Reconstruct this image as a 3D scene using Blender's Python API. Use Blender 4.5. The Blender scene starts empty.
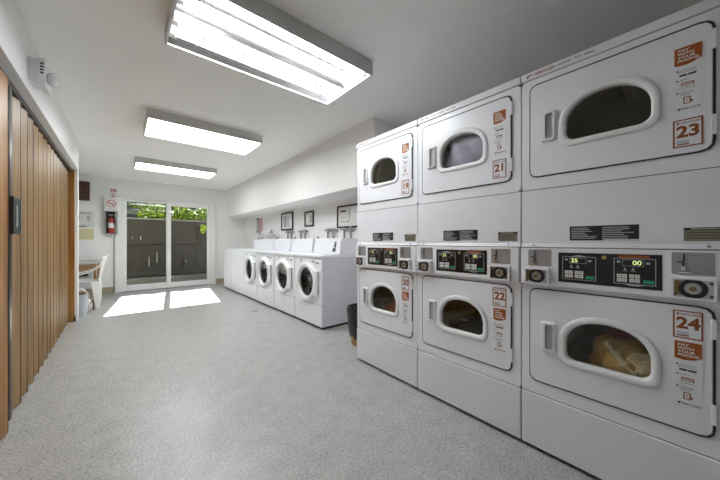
import bpy, bmesh, math, random
from mathutils import Vector, Matrix
random.seed(7)
R = math.radians
C = bpy.context.scene.collection

# ------------------------------------------------------------------ materials
def nodes(name):
    m = bpy.data.materials.new(name); m.use_nodes = True
    nt = m.node_tree
    return m, nt, nt.nodes['Principled BSDF']

def mat(name, col, rough=.5, metal=0., spec=.5, bump=None, coat=0.):
    m, nt, b = nodes(name)
    b.inputs['Base Color'].default_value = (*col, 1)
    b.inputs['Roughness'].default_value = rough
    b.inputs['Metallic'].default_value = metal
    b.inputs['Specular IOR Level'].default_value = spec
    b.inputs['Coat Weight'].default_value = coat
    tc = nt.nodes.new('ShaderNodeTexCoord')
    n = nt.nodes.new('ShaderNodeTexNoise')
    n.inputs['Scale'].default_value = bump[0] if bump else 6.0
    n.inputs['Detail'].default_value = 3
    nt.links.new(tc.outputs['Object'], n.inputs['Vector'])
    mx = nt.nodes.new('ShaderNodeMix'); mx.data_type = 'RGBA'
    mx.inputs[6].default_value = (*col, 1)
    mx.inputs[7].default_value = (*[c * .94 for c in col], 1)
    nt.links.new(n.outputs['Fac'], mx.inputs[0])
    nt.links.new(mx.outputs[2], b.inputs['Base Color'])
    if bump:
        bp = nt.nodes.new('ShaderNodeBump')
        bp.inputs['Strength'].default_value = bump[1]; bp.inputs['Distance'].default_value = .01
        nt.links.new(n.outputs['Fac'], bp.inputs['Height'])
        nt.links.new(bp.outputs['Normal'], b.inputs['Normal'])
    return m

def emit(name, col, s):
    m, nt, b = nodes(name)
    b.inputs['Base Color'].default_value = (*col, 1)
    b.inputs['Emission Color'].default_value = (*col, 1)
    b.inputs['Emission Strength'].default_value = s
    return m

def glass(name, tint, refl=.08, rough=.02):
    m, nt, b = nodes(name)
    nt.nodes.remove(b)
    out = nt.nodes['Material Output']
    t = nt.nodes.new('ShaderNodeBsdfTransparent'); t.inputs[0].default_value = (*tint, 1)
    g = nt.nodes.new('ShaderNodeBsdfGlossy'); g.inputs['Roughness'].default_value = rough
    f = nt.nodes.new('ShaderNodeFresnel'); f.inputs[0].default_value = 1.45
    a = nt.nodes.new('ShaderNodeMath'); a.operation = 'MULTIPLY'; a.inputs[1].default_value = refl / .04
    a.use_clamp = True
    mx = nt.nodes.new('ShaderNodeMixShader')
    geo = nt.nodes.new('ShaderNodeNewGeometry'); inv = nt.nodes.new('ShaderNodeMath'); inv.operation = 'SUBTRACT'; inv.inputs[0].default_value = 1
    fm = nt.nodes.new('ShaderNodeMath'); fm.operation = 'MULTIPLY'
    nt.links.new(geo.outputs['Backfacing'], inv.inputs[1])
    nt.links.new(f.outputs[0], a.inputs[0]); nt.links.new(a.outputs[0], fm.inputs[0]); nt.links.new(inv.outputs[0], fm.inputs[1])
    nt.links.new(fm.outputs[0], mx.inputs[0])
    nt.links.new(t.outputs[0], mx.inputs[1]); nt.links.new(g.outputs[0], mx.inputs[2])
    nt.links.new(mx.outputs[0], out.inputs['Surface'])
    return m

def wood(name, c1, c2, c3, scale=1., rough=.4):
    m, nt, b = nodes(name)
    tc = nt.nodes.new('ShaderNodeTexCoord'); mp = nt.nodes.new('ShaderNodeMapping')
    mp.inputs['Scale'].default_value = (14 * scale, 14 * scale, .55 * scale)
    inf = nt.nodes.new('ShaderNodeObjectInfo')
    add = nt.nodes.new('ShaderNodeVectorMath'); add.operation = 'ADD'
    sc = nt.nodes.new('ShaderNodeVectorMath'); sc.operation = 'SCALE'
    sc.inputs[0].default_value = (3.1, 5.7, 9.3)
    nt.links.new(inf.outputs['Random'], sc.inputs['Scale'])
    nt.links.new(tc.outputs['Object'], add.inputs[0]); nt.links.new(sc.outputs[0], add.inputs[1])
    nt.links.new(add.outputs[0], mp.inputs['Vector'])
    n = nt.nodes.new('ShaderNodeTexNoise'); n.inputs['Scale'].default_value = 1.6
    n.inputs['Detail'].default_value = 6; n.inputs['Distortion'].default_value = .9
    nt.links.new(mp.outputs[0], n.inputs['Vector'])
    r = nt.nodes.new('ShaderNodeValToRGB')
    r.color_ramp.elements[0].position = .3; r.color_ramp.elements[0].color = (*c1, 1)
    r.color_ramp.elements[1].position = .68; r.color_ramp.elements[1].color = (*c3, 1)
    e = r.color_ramp.elements.new(.5); e.color = (*c2, 1)
    nt.links.new(n.outputs['Fac'], r.inputs[0]); nt.links.new(r.outputs[0], b.inputs['Base Color'])
    b.inputs['Roughness'].default_value = rough
    return m

def floor_mat():
    m, nt, b = nodes('speckled_floor')
    tc = nt.nodes.new('ShaderNodeTexCoord')
    def noise(s, d=2):
        n = nt.nodes.new('ShaderNodeTexNoise'); n.inputs['Scale'].default_value = s; n.inputs['Detail'].default_value = d
        nt.links.new(tc.outputs['Object'], n.inputs['Vector']); return n
    def ramp(src, p0, c0, p1, c1):
        r = nt.nodes.new('ShaderNodeValToRGB')
        r.color_ramp.elements[0].position = p0; r.color_ramp.elements[0].color = (*c0, 1)
        r.color_ramp.elements[1].position = p1; r.color_ramp.elements[1].color = (*c1, 1)
        nt.links.new(src, r.inputs[0]); return r
    base = ramp(noise(9, 5).outputs['Fac'], .3, (.395, .394, .388), .7, (.475, .473, .466))
    n2 = noise(80, 8); n2.inputs['Roughness'].default_value = .8
    sp = ramp(n2.outputs['Fac'], .36, (.70, .70, .69), .62, (1.14, 1.14, 1.13))
    n3 = noise(210, 2)
    sp3 = ramp(n3.outputs['Fac'], .32, (.66, .65, .62), .52, (1.06, 1.06, 1.06))
    def mul(a, c):
        x = nt.nodes.new('ShaderNodeMix'); x.data_type = 'RGBA'; x.blend_type = 'MULTIPLY'; x.inputs[0].default_value = 1
        nt.links.new(a, x.inputs[6]); nt.links.new(c, x.inputs[7]); return x.outputs[2]
    col = mul(mul(base.outputs[0], sp.outputs[0]), sp3.outputs[0])
    nt.links.new(col, b.inputs['Base Color'])
    b.inputs['Roughness'].default_value = .42
    rr = nt.nodes.new('ShaderNodeMapRange'); rr.inputs[3].default_value = .2; rr.inputs[4].default_value = .36
    nt.links.new(n2.outputs['Fac'], rr.inputs[0]); nt.links.new(rr.outputs[0], b.inputs['Roughness'])
    bp = nt.nodes.new('ShaderNodeBump'); bp.inputs['Strength'].default_value = .22; bp.inputs['Distance'].default_value = .003
    nt.links.new(n2.outputs['Fac'], bp.inputs['Height']); nt.links.new(bp.outputs['Normal'], b.inputs['Normal'])
    return m

M = {}
M['floor'] = floor_mat()
M['wall'] = mat('white_wall_paint', (.86, .858, .85), .6, bump=(90, .05))
M['ceiling'] = mat('white_ceiling_paint', (.90, .90, .89), .75, bump=(60, .08))
M['enamel'] = mat('white_enamel', (.85, .86, .90), .28, bump=(40, .012))
M['enamel_dull'] = mat('white_enamel_panel', (.82, .83, .87), .38)
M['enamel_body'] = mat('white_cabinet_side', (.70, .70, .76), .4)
M['bezel'] = mat('white_moulded_plastic', (.84, .845, .87), .33)
M['seam'] = mat('dark_seam', (.05, .05, .05), .7)
M['seam_grey'] = mat('grey_seam', (.16, .16, .16), .6)
M['kick'] = mat('black_kick', (.012, .012, .012), .8)
M['pocket'] = mat('grey_pocket', (.50, .50, .52), .5)
M['coin_plate'] = mat('grey_steel_plate', (.36, .36, .37), .38, .35)
M['chrome'] = mat('chrome', (.8, .8, .8), .15, 1.)
M['steel'] = mat('brushed_steel', (.55, .55, .55), .35, 1.)
M['brass'] = mat('brass_plate', (.30, .21, .10), .4, .8)
M['black'] = mat('black_plastic', (.012, .012, .013), .35)
M['black_gloss'] = mat('black_keypad', (.006, .006, .007), .3)
M['white_print'] = mat('white_print', (.75, .75, .72), .5)
M['grey_print'] = mat('grey_print', (.42, .42, .45), .6)
M['dark_print'] = mat('dark_print', (.07, .065, .07), .6)
M['orange'] = mat('burnt_orange_print', (.36, .085, .010), .5)
M['rust'] = mat('rust_print', (.29, .075, .02), .5)
M['maroon'] = mat('maroon_print', (.22, .03, .03), .5)
M['blue_print'] = mat('pale_blue_print', (.42, .46, .62), .5)
M['green_key'] = mat('green_key', (.02, .36, .17), .4)
M['sticker'] = mat('sticker_paper', (.84, .845, .875), .4)
M['tan_label'] = mat('tan_label', (.23, .21, .14), .5)
M['gold'] = mat('gold_badge', (.45, .36, .14), .4, .4)
M['digit'] = emit('lit_digits', (.70, .80, .30), .45)
M['drum'] = mat('drum_steel', (.44, .40, .22), .42, .25)
M['drum_dark'] = mat('dark_drum_steel', (.10, .095, .08), .35, .7)
M['drum_rib'] = mat('drum_rib', (.75, .70, .48), .3, .5)
M['glass_dryer'] = glass('amber_dryer_glass', (.94, .93, .88), .07)
M['glass_washer'] = glass('washer_glass', (.62, .62, .58), .05)
M['glass_door'] = glass('clear_glass', (.80, .82, .81), .05)
M['wood_fold'] = wood('tan_wood_vinyl', (.165, .085, .026), (.26, .145, .047), (.33, .20, .073))
M['wood_warm'] = wood('warm_oak', (.20, .078, .012), (.33, .145, .028), (.42, .215, .06), .8)
M['wood_dark'] = wood('dark_walnut', (.05, .02, .01), (.08, .035, .015), (.11, .05, .02))
M['wood_desk'] = wood('desk_wood', (.30, .17, .08), (.38, .22, .11), (.45, .28, .15))
M['alu'] = mat('aluminium_strip', (.34, .34, .33), .45, .6)
M['fixture'] = mat('fixture_white', (.62, .62, .60), .45)
M['reflector'] = mat('fixture_reflector', (.78, .78, .78), .22, 1.)
M['tube'] = emit('fluorescent_tube', (.94, .98, 1.), 15)
M['diffuser'] = emit('lit_diffuser', (.94, .98, 1.), 7.3)
M['lampholder'] = mat('lampholder', (.7, .7, .68), .5)
M['vinyl'] = mat('white_vinyl_frame', (.80, .80, .79), .35)
M['baseboard'] = mat('tan_vinyl_base', (.40, .35, .235), .5)
M['plastic_white'] = mat('white_plastic', (.80, .79, .76), .35)
M['plastic_grey'] = mat('grey_plastic', (.42, .45, .48), .45)
M['grey_top'] = mat('grey_laminate', (.50, .49, .47), .4)
M['brown_bits'] = mat('brown_paper', (.16, .09, .045), .8)
M['red'] = mat('red_enamel', (.40, .05, .03), .35)
M['red_print'] = mat('red_print', (.50, .10, .10), .5)
M['pink_print'] = mat('pink_paper', (.62, .48, .46), .6)
M['paper'] = mat('white_paper', (.72, .72, .70), .6)
M['yellow_paper'] = mat('yellow_paper', (.66, .62, .36), .6)
M['frame_black'] = mat('black_frame', (.015, .015, .015), .4)
M['bag_black'] = mat('black_bin_liner', (.012, .012, .012), .28, bump=(35, .5))
M['bin_tan'] = mat('tan_bin', (.36, .21, .08), .5)
M['hose'] = mat('grey_hose', (.30, .30, .31), .5)
M['hose_white'] = mat('white_hose', (.7, .7, .7), .4)
M['fence'] = wood('weathered_fence', (.020, .017, .011), (.028, .024, .016), (.038, .033, .023), .6, .85)
M['fence_cap'] = mat('fence_cap', (.16, .145, .125), .8)
M['leaf'] = mat('green_leaf', (.30, .42, .025), .5)
M['leaf_dark'] = mat('dark_leaf', (.045, .11, .015), .5)
M['concrete'] = mat('patio_concrete', (.13, .12, .10), .85, bump=(30, .2))
M['stucco'] = mat('house_stucco', (.62, .60, .57), .8)
M['roofing'] = mat('grey_roofing', (.34, .34, .35), .8)
M['towel_tan'] = mat('tan_towel', (.62, .42, .17), .9, bump=(120, .5))
M['towel_cream'] = mat('cream_towel', (.70, .60, .42), .9, bump=(120, .5))
M['towel_brown'] = mat('brown_cloth', (.30, .10, .06), .9, bump=(120, .5))
M['cloth_dark'] = mat('dark_cloth', (.035, .03, .03), .9, bump=(100, .5))
M['cloth_pale'] = mat('pale_lavender_cloth', (.52, .54, .80), .9, bump=(60, .4))
M['lamp_lens'] = mat('clear_lamp_head', (.75, .76, .78), .12)

# ------------------------------------------------------------------ mesh builder
def text_mesh(body, size, bold=0., sx=1., align='CENTER'):
    cu = bpy.data.curves.new('tmp_text', 'FONT'); cu.body = body; cu.size = size
    cu.align_x = align; cu.align_y = 'CENTER'; cu.offset = bold; cu.resolution_u = 3
    o = bpy.data.objects.new('tmp_text', cu); C.objects.link(o)
    dg = bpy.context.evaluated_depsgraph_get()
    me = bpy.data.meshes.new_from_object(o.evaluated_get(dg))
    bpy.data.objects.remove(o); bpy.data.curves.remove(cu)
    for v in me.vertices: v.co.x *= sx
    return me

class MB:
    def __init__(s): s.bm = bmesh.new(); s.mats = []
    def mi(s, m):
        if m not in s.mats: s.mats.append(m)
        return s.mats.index(m)
    def face(s, vs, m):
        try:
            f = s.bm.faces.new(vs); f.material_index = s.mi(m); return f
        except ValueError: return None
    def box(s, a, b, m):
        x0, y0, z0 = a; x1, y1, z1 = b
        v = [s.bm.verts.new(p) for p in ((x0,y0,z0),(x1,y0,z0),(x1,y1,z0),(x0,y1,z0),(x0,y0,z1),(x1,y0,z1),(x1,y1,z1),(x0,y1,z1))]
        for f in ((3,2,1,0),(4,5,6,7),(0,1,5,4),(1,2,6,5),(2,3,7,6),(3,0,4,7)): s.face([v[i] for i in f], m)
        return s
    def hexa(s, p, m):
        v = [s.bm.verts.new(q) for q in p]
        for f in ((3,2,1,0),(4,5,6,7),(0,1,5,4),(1,2,6,5),(2,3,7,6),(3,0,4,7)): s.face([v[i] for i in f], m)
        return s
    def loft(s, rings, m, closed=True, cap0=False, cap1=False):
        vr = [[s.bm.verts.new(p) for p in r] for r in rings]
        n = len(vr[0])
        for a, b in zip(vr, vr[1:]):
            for i in range(n if closed else n - 1):
                j = (i + 1) % n
                s.face([a[i], a[j], b[j], b[i]], m)
        if cap0: s.face(list(reversed(vr[0])), m)
        if cap1: s.face(vr[-1], m)
        return s
    def lathe(s, prof, c, axis, m, n=40, cap0=False, cap1=False):
        """prof: (radius, distance along axis)"""
        rings = []
        for r, t in prof:
            ring = []
            for i in range(n):
                a = 2 * math.pi * i / n; ca, sa = r * math.cos(a), r * math.sin(a)
                p = {'x': (t, ca, sa), 'y': (sa, t, ca), 'z': (ca, sa, t)}[axis]
                ring.append((c[0] + p[0], c[1] + p[1], c[2] + p[2]))
            rings.append(ring)
        return s.loft(rings, m, True, cap0, cap1)
    def tube(s, pts, r, m, n=10, caps=True):
        pts = [Vector(p) for p in pts]; rings = []
        up = None
        rr = r if isinstance(r, (list, tuple)) else [r] * len(pts)
        for i, p in enumerate(pts):
            t = (pts[min(i + 1, len(pts) - 1)] - pts[max(i - 1, 0)]).normalized()
            if up is None:
                up = Vector((0, 0, 1)) if abs(t.z) < .9 else Vector((1, 0, 0))
            u = (up - t * up.dot(t)).normalized(); w = t.cross(u); up = u
            rings.append([p + (u * math.cos(2*math.pi*k/n) + w * math.sin(2*math.pi*k/n)) * rr[i] for k in range(n)])
        return s.loft(rings, m, True, caps, caps)
    def plate(s, u0, z0, u1, z1, y, m, t=.0008):
        return s.box((u0, y - t, z0), (u1, y, z1), m)
    def poly(s, pts, y0, y1, m):
        """prism from (u,z) outline (counter-clockwise seen from -y)"""
        return s.loft([[(u, y1, z) for u, z in pts], [(u, y0, z) for u, z in pts]], m, True, True, True)
    def text(s, body, u, z, y, size, m, bold=0., sx=1., align='CENTER'):
        me = text_mesh(body, size, bold, sx, align)
        vs = [s.bm.verts.new((u + v.co.x, y, z + v.co.y)) for v in me.vertices]
        for p in me.polygons: s.face([vs[i] for i in p.vertices], m)
        bpy.data.meshes.remove(me); return s
    def grid(s, fn, nu, nv, m):
        vs = [[s.bm.verts.new(fn(i / nu, j / nv)) for j in range(nv + 1)] for i in range(nu + 1)]
        for i in range(nu):
            for j in range(nv): s.face([vs[i][j], vs[i+1][j], vs[i+1][j+1], vs[i][j+1]], m)
        return s
    def mesh(s, name, smooth=None):
        bmesh.ops.remove_doubles(s.bm, verts=s.bm.verts, dist=1e-6)
        bmesh.ops.recalc_face_normals(s.bm, faces=s.bm.faces)
        me = bpy.data.meshes.new(name); s.bm.to_mesh(me); s.bm.free()
        for m in s.mats: me.materials.append(m)
        if smooth:
            for p in me.polygons: p.use_smooth = True
            me.set_sharp_from_angle(angle=R(smooth))
        return me

def link(name, me, parent=None, bevel=0., loc=None):
    o = bpy.data.objects.new(name, me); C.objects.link(o)
    if parent: o.parent = parent
    if loc: o.location = loc
    if bevel:
        b = o.modifiers.new('Bevel', 'BEVEL'); b.width = bevel; b.segments = 2; b.limit_method = 'ANGLE'; b.angle_limit = R(40)
    return o

def obj(name, mb, parent=None, bevel=0., smooth=None):
    return link(name, mb.mesh(name, smooth), parent, bevel)

def tag(o, label=None, cat=None, group=None, kind=None):
    if label: o['label'] = label
    if cat: o['category'] = cat
    if group: o['group'] = group
    if kind: o['kind'] = kind
    return o

def root(name, label, cat, loc=(0, 0, 0), rz=0., group=None):
    o = bpy.data.objects.new(name, None); C.objects.link(o)
    o.location = loc; o.rotation_euler = (0, 0, R(rz)); o.empty_display_size = .1
    return tag(o, label, cat, group)

def struct(name, mb, parent=None, bevel=0., smooth=None):
    return tag(obj(name, mb, parent, bevel, smooth), kind='structure')

# 2D outlines -------------------------------------------------------
def rrect(u0, z0, u1, z1, r, k=8):
    pts = []
    for cx, cz, a0 in ((u1 - r, z0 + r, -90), (u1 - r, z1 - r, 0), (u0 + r, z1 - r, 90), (u0 + r, z0 + r, 180)):
        for i in range(k + 1):
            a = R(a0 + 90 * i / k); pts.append((cx + r * math.cos(a), cz + r * math.sin(a)))
    return pts

def dshape(u0, u1, z0, z1, r, spring, k=8, n=2.15):
    pts = []; cu = (u0 + u1) / 2; hw = (u1 - u0) / 2
    for i in range(k + 1):
        a = R(-90 + 90 * i / k); pts.append((u1 - r + r * math.cos(a), z0 + r + r * math.sin(a)))
    for i in range(41):
        a = math.pi * i / 40; c, s_ = math.cos(a), math.sin(a)
        pts.append((cu + hw * math.copysign(abs(c) ** (2 / n), c), spring + (z1 - spring) * abs(s_) ** (2 / n)))
    for i in range(k + 1):
        a = R(180 + 90 * i / k); pts.append((u0 + r + r * math.cos(a), z0 + r + r * math.sin(a)))
    return pts

def polar(poly, c, n=128):
    out = []
    for i in range(n):
        a = 2 * math.pi * i / n; dx, dz = math.cos(a), math.sin(a); best = None
        for (x0, z0), (x1, z1) in zip(poly, poly[1:] + poly[:1]):
            ex, ez = x1 - x0, z1 - z0; den = dx * ez - dz * ex
            if abs(den) < 1e-12: continue
            t = ((x0 - c[0]) * ez - (z0 - c[1]) * ex) / den
            q = ((x0 - c[0]) * dz - (z0 - c[1]) * dx) / den
            if t > 0 and -1e-9 <= q <= 1 + 1e-9: best = t if best is None else max(best, t)
        out.append((c[0] + dx * best, c[1] + dz * best))
    return out

def at(ring, y): return [(u, y, z) for u, z in ring]

# ------------------------------------------------------------------ camera
cam = bpy.data.cameras.new('camera'); co = bpy.data.objects.new('camera', cam); C.objects.link(co)
cam.sensor_width = 36; cam.lens = 279.3242 / 720 * 36; cam.shift_y = 1.3629 / 720; cam.clip_start = .02
co.location = (0, 0, 1.07); co.rotation_euler = (R(90), 0, -.703)
bpy.context.scene.camera = co

# ------------------------------------------------------------------ room shell
CEIL = 2.39; YB = 7.76; XR = 2.5
struct('floor', MB().box((-2.3, -2.6, -.12), (2.62, YB + .14, 0), M['floor']))
struct('ceiling', MB().box((-2.3, -2.6, CEIL), (2.62, YB + .14, CEIL + .12), M['ceiling']))
wb = MB().box((-2.3, YB, 0), (-.12, YB + .14, CEIL), M['wall']).box((1.72, YB, 0), (2.62, YB + .14, CEIL), M['wall'])
wb.box((-.12, YB, 1.99), (1.72, YB + .14, CEIL), M['wall'])
struct('wall_back', wb)
struct('wall_right', MB().box((XR, -2.6, 0), (XR + .12, YB, CEIL), M['wall']))
struct('wall_soffit', MB().box((2.03, 2.17, 1.69), (XR, YB, CEIL), M['wall']), bevel=.004)
wl = MB().box((-.62, -2.6, 2.03), (-.46, 5.34, CEIL), M['wall'])
struct('wall_left', wl)
struct('wall_near_left', MB().box((-.62, -2.6, 0), (-.46, .9, 2.03), M['wall']))
struct('wall_left_end', MB().box((-2.3, 5.34, 0), (-.47, 5.46, CEIL), M['wall']))
struct('wall_far_left', MB().box((-2.42, 5.34, 0), (-2.3, YB + .14, CEIL), M['wall']))
struct('wall_rear', MB().box((-.46, -2.72, 0), (2.62, -2.6, CEIL), M['wall']))
bb = MB().box((-2.3, YB - .012, 0), (-.145, YB, .125), M['baseboard'])
bb.box((1.78, YB - .012, 0), (XR, YB, .125), M['baseboard'])
struct('baseboard_back', bb)
struct('trim_1', MB().box((-.585, 5.295, 0), (-.497, 5.34, 2.03), M['wood_warm']), bevel=.003)
tb = MB().box((-.5, 5.285, .0), (-.488, 5.345, .07), M['black'])
struct('trim_2', tb)

# ------------------------------------------------------------------ sliding glass door
d = tag(root('door_1', None, None), kind='structure')
fr = MB()
fr.box((-.135, 7.70, 0), (-.02, YB + .1, 2.0), M['vinyl']).box((1.66, 7.70, 0), (1.775, YB + .1, 2.0), M['vinyl'])
fr.box((-.02, 7.70, 1.975), (1.66, YB + .1, 2.0), M['vinyl']).box((-.02, 7.68, 0), (1.66, YB + .1, .045), M['vinyl'])
fr.box((-.02, 7.672, .0), (1.66, 7.68, .018), M['alu'])
obj('frame', fr, d, .004)
def sash(x0, x1, z0, z1, y, t=.04, top=.075):
    m = MB(); w = .075
    m.box((x0, y, z0), (x0 + w, y + t, z1), M['vinyl']).box((x1 - w, y, z0), (x1, y + t, z1), M['vinyl'])
    m.box((x0 + w, y, z0), (x1 - w, y + t, z0 + .085), M['vinyl']).box((x0 + w, y, z1 - top), (x1 - w, y + t, z1), M['vinyl'])
    return m
p1 = obj('fixed_panel', sash(-.02, .83, .045, 1.975, 7.79, .04, .045), d, .004)
obj('glass', MB().box((.055, 7.808, .13), (.755, 7.814, 1.93), M['glass_door']), p1)
p2 = obj('sliding_panel', sash(.765, 1.66, .045, 1.975, 7.735, .04, .095), d, .004)
obj('glass', MB().box((.84, 7.753, .13), (1.585, 7.759, 1.88), M['glass_door']), p2)
obj('pull_handle', MB().box((.785, 7.71, .92), (.81, 7.735, 1.12), M['vinyl']), p2, .004)

# ------------------------------------------------------------------ outside
gr = MB().box((-6, YB + .14, -.2), (8, 26, -.06), M['concrete'])
tag(obj('patio_ground', gr), kind='structure')
tag(obj('door_step', MB().box((-.3, YB + .14, -.06), (2.0, YB + .55, -.02), M['concrete']), None, .006), kind='structure')
FY = 9.25
f = root('board_fence', 'dark weathered board fence standing outside beyond the sliding glass door', 'fence', (0, FY, -.06))
x = -2.4; k = 0
while x < 4.6:
    w = .19 + .012 * ((k * 7) % 3)
    obj('fence_board', MB().box((x, .02 + .004 * (k % 2), .02), (x + w - .0005, .045, 1.7), M['fence']), f, .002)
    x += w; k += 1
for z in (.22, 1.05): obj('fence_rail', MB().box((-2.4, -.018, z), (4.6, .02, z + .085), M['fence']), f, .002)
obj('fence_cap', MB().box((-2.4, -.03, 1.7), (4.6, .09, 1.735), M['fence_cap']), f, .003)
for (u, z, hh) in ((.52, .46, .26), (.69, .56, .28), (.177, 1.20, .04), (.346, 1.16, .11), (1.358, .52, .09)):
    obj('light_slit', MB().box((u - .006, -.03, z), (u + .006, .02, z + hh), M['stucco']), f, .003)  # pale strips painted as daylight showing through slits between the boards
tag(obj('garden_curb', MB().box((-3, 8.72, -.06), (5, 9.225, .13), M['concrete']), None, .01), kind='structure')

def leaf_cloud(mb, c, rad, n, s, mats):
    for i in range(n):
        while True:
            p = Vector((random.uniform(-1, 1), random.uniform(-1, 1), random.uniform(-1, 1)))
            if .35 < p.length < 1: break
        p = Vector((c[0] + p.x * rad[0], c[1] + p.y * rad[1], c[2] + p.z * rad[2]))
        a = Vector((random.gauss(0, 1), random.gauss(0, 1), random.gauss(0, .6))).normalized()
        b = a.cross(Vector((random.gauss(0, 1), random.gauss(0, 1), random.gauss(0, 1)))).normalized()
        L = s * random.uniform(.7, 1.3)
        v = [mb.bm.verts.new(q) for q in (p - a * L, p + b * L * .4 + a * L * .1, p + a * L, p - b * L * .4 + a * L * .1)]
        mb.face(v, random.choice(mats))
hd = MB()
for i in range(15):
    xx = .56 + i * .2
    hz = 1.72 + .10 * math.sin(i * 1.9) + (.05 if i > 5 else 0)
    leaf_cloud(hd, (xx, 9.85, hz + .02), (.28, .38, .30), 750, .048, [M['leaf'], M['leaf'], M['leaf_dark']])
    leaf_cloud(hd, (xx, 9.9, .8), (.28, .3, .85), 260, .07, [M['leaf_dark'], M['leaf']])
tag(obj('hedge', hd), 'bright green leafy hedge rising behind the dark board fence', 'hedge', kind='stuff')
vn = MB()
vn.tube([(1.80, 9.21, 1.70), (1.76, 9.1, 1.55), (1.78, 9.0, 1.36)], .006, M['leaf_dark'])
leaf_cloud(vn, (1.75, 9.0, 1.43), (.09, .05, .12), 60, .05, [M['leaf']])
tag(obj('hanging_sprig', vn), 'small green leafy sprig hanging over the fence, right pane of the glass door', 'plant')
h = root('neighbour_house', 'pale house with grey roof beyond the fence', 'house', (-.9, 15, -.06))
obj('wall', MB().box((-3, .3, 0), (1.6, 4, 2.46), M['stucco']), h)
obj('porch_roof', MB().hexa([(-3.2, -.3, 1.98), (1.55, -.3, 1.98), (1.55, .3, 2.12), (-3.2, .3, 2.12), (-3.2, -.3, 2.06), (1.55, -.3, 2.06), (1.55, .3, 2.28), (-3.2, .3, 2.28)], M['roofing']), h)
obj('roof', MB().hexa([(-3.3, 0, 2.46), (1.9, 0, 2.46), (1.9, 4.3, 2.46), (-3.3, 4.3, 2.46), (-3.3, 0, 2.52), (1.9, 0, 2.52), (1.9, 2.2, 2.66), (-3.3, 2.2, 2.66)], M['roofing']), h)
# a tree far behind, only its pale crown top is seen
t = root('distant_tree', 'pale green tree crown above the roof beyond the fence', 'tree', (1.2, 23.5, -.06))
obj('trunk', MB().tube([(0, 0, 0), (.1, 0, 1.5), (0, 0, 3.2)], [.18, .14, .1], M['wood_dark']), t)
cr = MB(); leaf_cloud(cr, (0, 0, 3.7), (3.2, 1.5, .9), 2200, .16, [M['leaf'], M['leaf_dark']])
obj('crown', cr, t)

# ------------------------------------------------------------------ ceiling lights
def light_fixture(label, x0, x1, y0, y1, zb, open_tubes, group):
    cx, cy = (x0 + x1) / 2, (y0 + y1) / 2
    r = root('ceiling_light', label, 'ceiling light', (cx, cy, CEIL), 0, group)
    hx, hy, zb = (x1 - x0) / 2, (y1 - y0) / 2, zb - CEIL
    t = .012
    m = MB()
    m.box((-hx, -hy, zb), (-hx + t, hy, 0), M['fixture']).box((hx - t, -hy, zb), (hx, hy, 0), M['fixture'])
    m.box((-hx + t, -hy, zb), (hx - t, -hy + t, 0), M['fixture']).box((-hx + t, hy - t, zb), (hx - t, hy, 0), M['fixture'])
    m.box((-hx + t, -hy + t, -.012), (hx - t, hy - t, 0), M['reflector'])
    obj('housing', m, r, .002)
    if not open_tubes:
        d = MB().box((-hx + t, -hy + t, zb + .006), (hx - t, hy - t, zb + .012), M['diffuser'])
        obj('diffuser', d, r)
        return
    rf = MB()
    for s in (-1, 1):      # angled reflector wings and the ballast cover between the two lamp pairs
        a = [(-hx + t, s * (hy - t), zb + .01), (hx - t, s * (hy - t), zb + .01), (hx - t, s * (hy - .07), -.016), (-hx + t, s * (hy - .07), -.016)]
        rf.face([rf.bm.verts.new(p) for p in a], M['reflector'])
    rf.loft([[(X_, -.052, -.013), (X_, -.02, zb + .022), (X_, .02, zb + .022), (X_, .052, -.013)] for X_ in (-hx + t, hx - t)], M['reflector'], True, True, True)
    obj('reflector', rf, r)
    for yy in (-.215, -.095, .095, .215):
        tb_ = MB().tube([(-hx + .05, yy, zb + .048), (hx - .05, yy, zb + .048)], .0165, M['tube'], 14)
        obj('fluorescent_tube', tb_, r, smooth=40)
        for s in (-1, 1):
            obj('lampholder', MB().box((s * (hx - .014) - .014, yy - .02, zb + .02), (s * (hx - .034) + .014, yy + .02, -.013), M['lampholder']), r, .003)
light_fixture('open ceiling light with bare fluorescent tubes, closest to the stacked dryers', .195, 1.40, 1.505, 2.10, 2.29, True, 'ceiling lights')
light_fixture('ceiling light with glowing diffuser, between the bare-tube light and the farthest light', .178, 1.33, 3.46, 4.09, 2.295, False, 'ceiling lights')
light_fixture('smallest-looking ceiling light with glowing diffuser, closest to the glass door', .14, 1.30, 5.56, 6.09, 2.30, False, 'ceiling lights')

# ------------------------------------------------------------------ stacked dryers
W = .683; DC = (.339, .235)         # door-local window centre
ZU, ZL, DH = 1.400, .361, .467
cache = {}
def part(name, key, fn, parent, bevel=0., smooth=None, z=0., mod=True):
    if key not in cache: cache[key] = fn().mesh(name, smooth)
    o = link(name, cache[key], parent, bevel if mod else 0)
    if z: o.location.z = z
    return o

def b_cabinet():
    m = MB()
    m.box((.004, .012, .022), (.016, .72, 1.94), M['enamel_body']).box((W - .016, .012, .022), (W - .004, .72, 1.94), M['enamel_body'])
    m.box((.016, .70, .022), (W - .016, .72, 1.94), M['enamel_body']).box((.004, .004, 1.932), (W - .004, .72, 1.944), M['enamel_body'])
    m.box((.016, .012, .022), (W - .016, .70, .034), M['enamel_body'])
    return m
def b_kick(): return MB().box((.012, .02, 0), (W - .012, .70, .022), M['kick'])
def b_base(): return MB().box((.003, -.006, .020), (W - .003, .012, .288), M['enamel_dull'])
def b_front(z0, z1, zd):
    c = (DC[0], DC[1] + zd)
    o = polar(rrect(.003, z0, W - .003, z1, .004, 2), c); h = polar([(c[0] + .205 * math.cos(R(a)), c[1] + .205 * math.sin(R(a))) for a in range(0, 360, 5)], c)
    return MB().loft([at(o, .012), at(o, 0), at(h, 0), at(h, .03)], M['enamel'])
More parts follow.
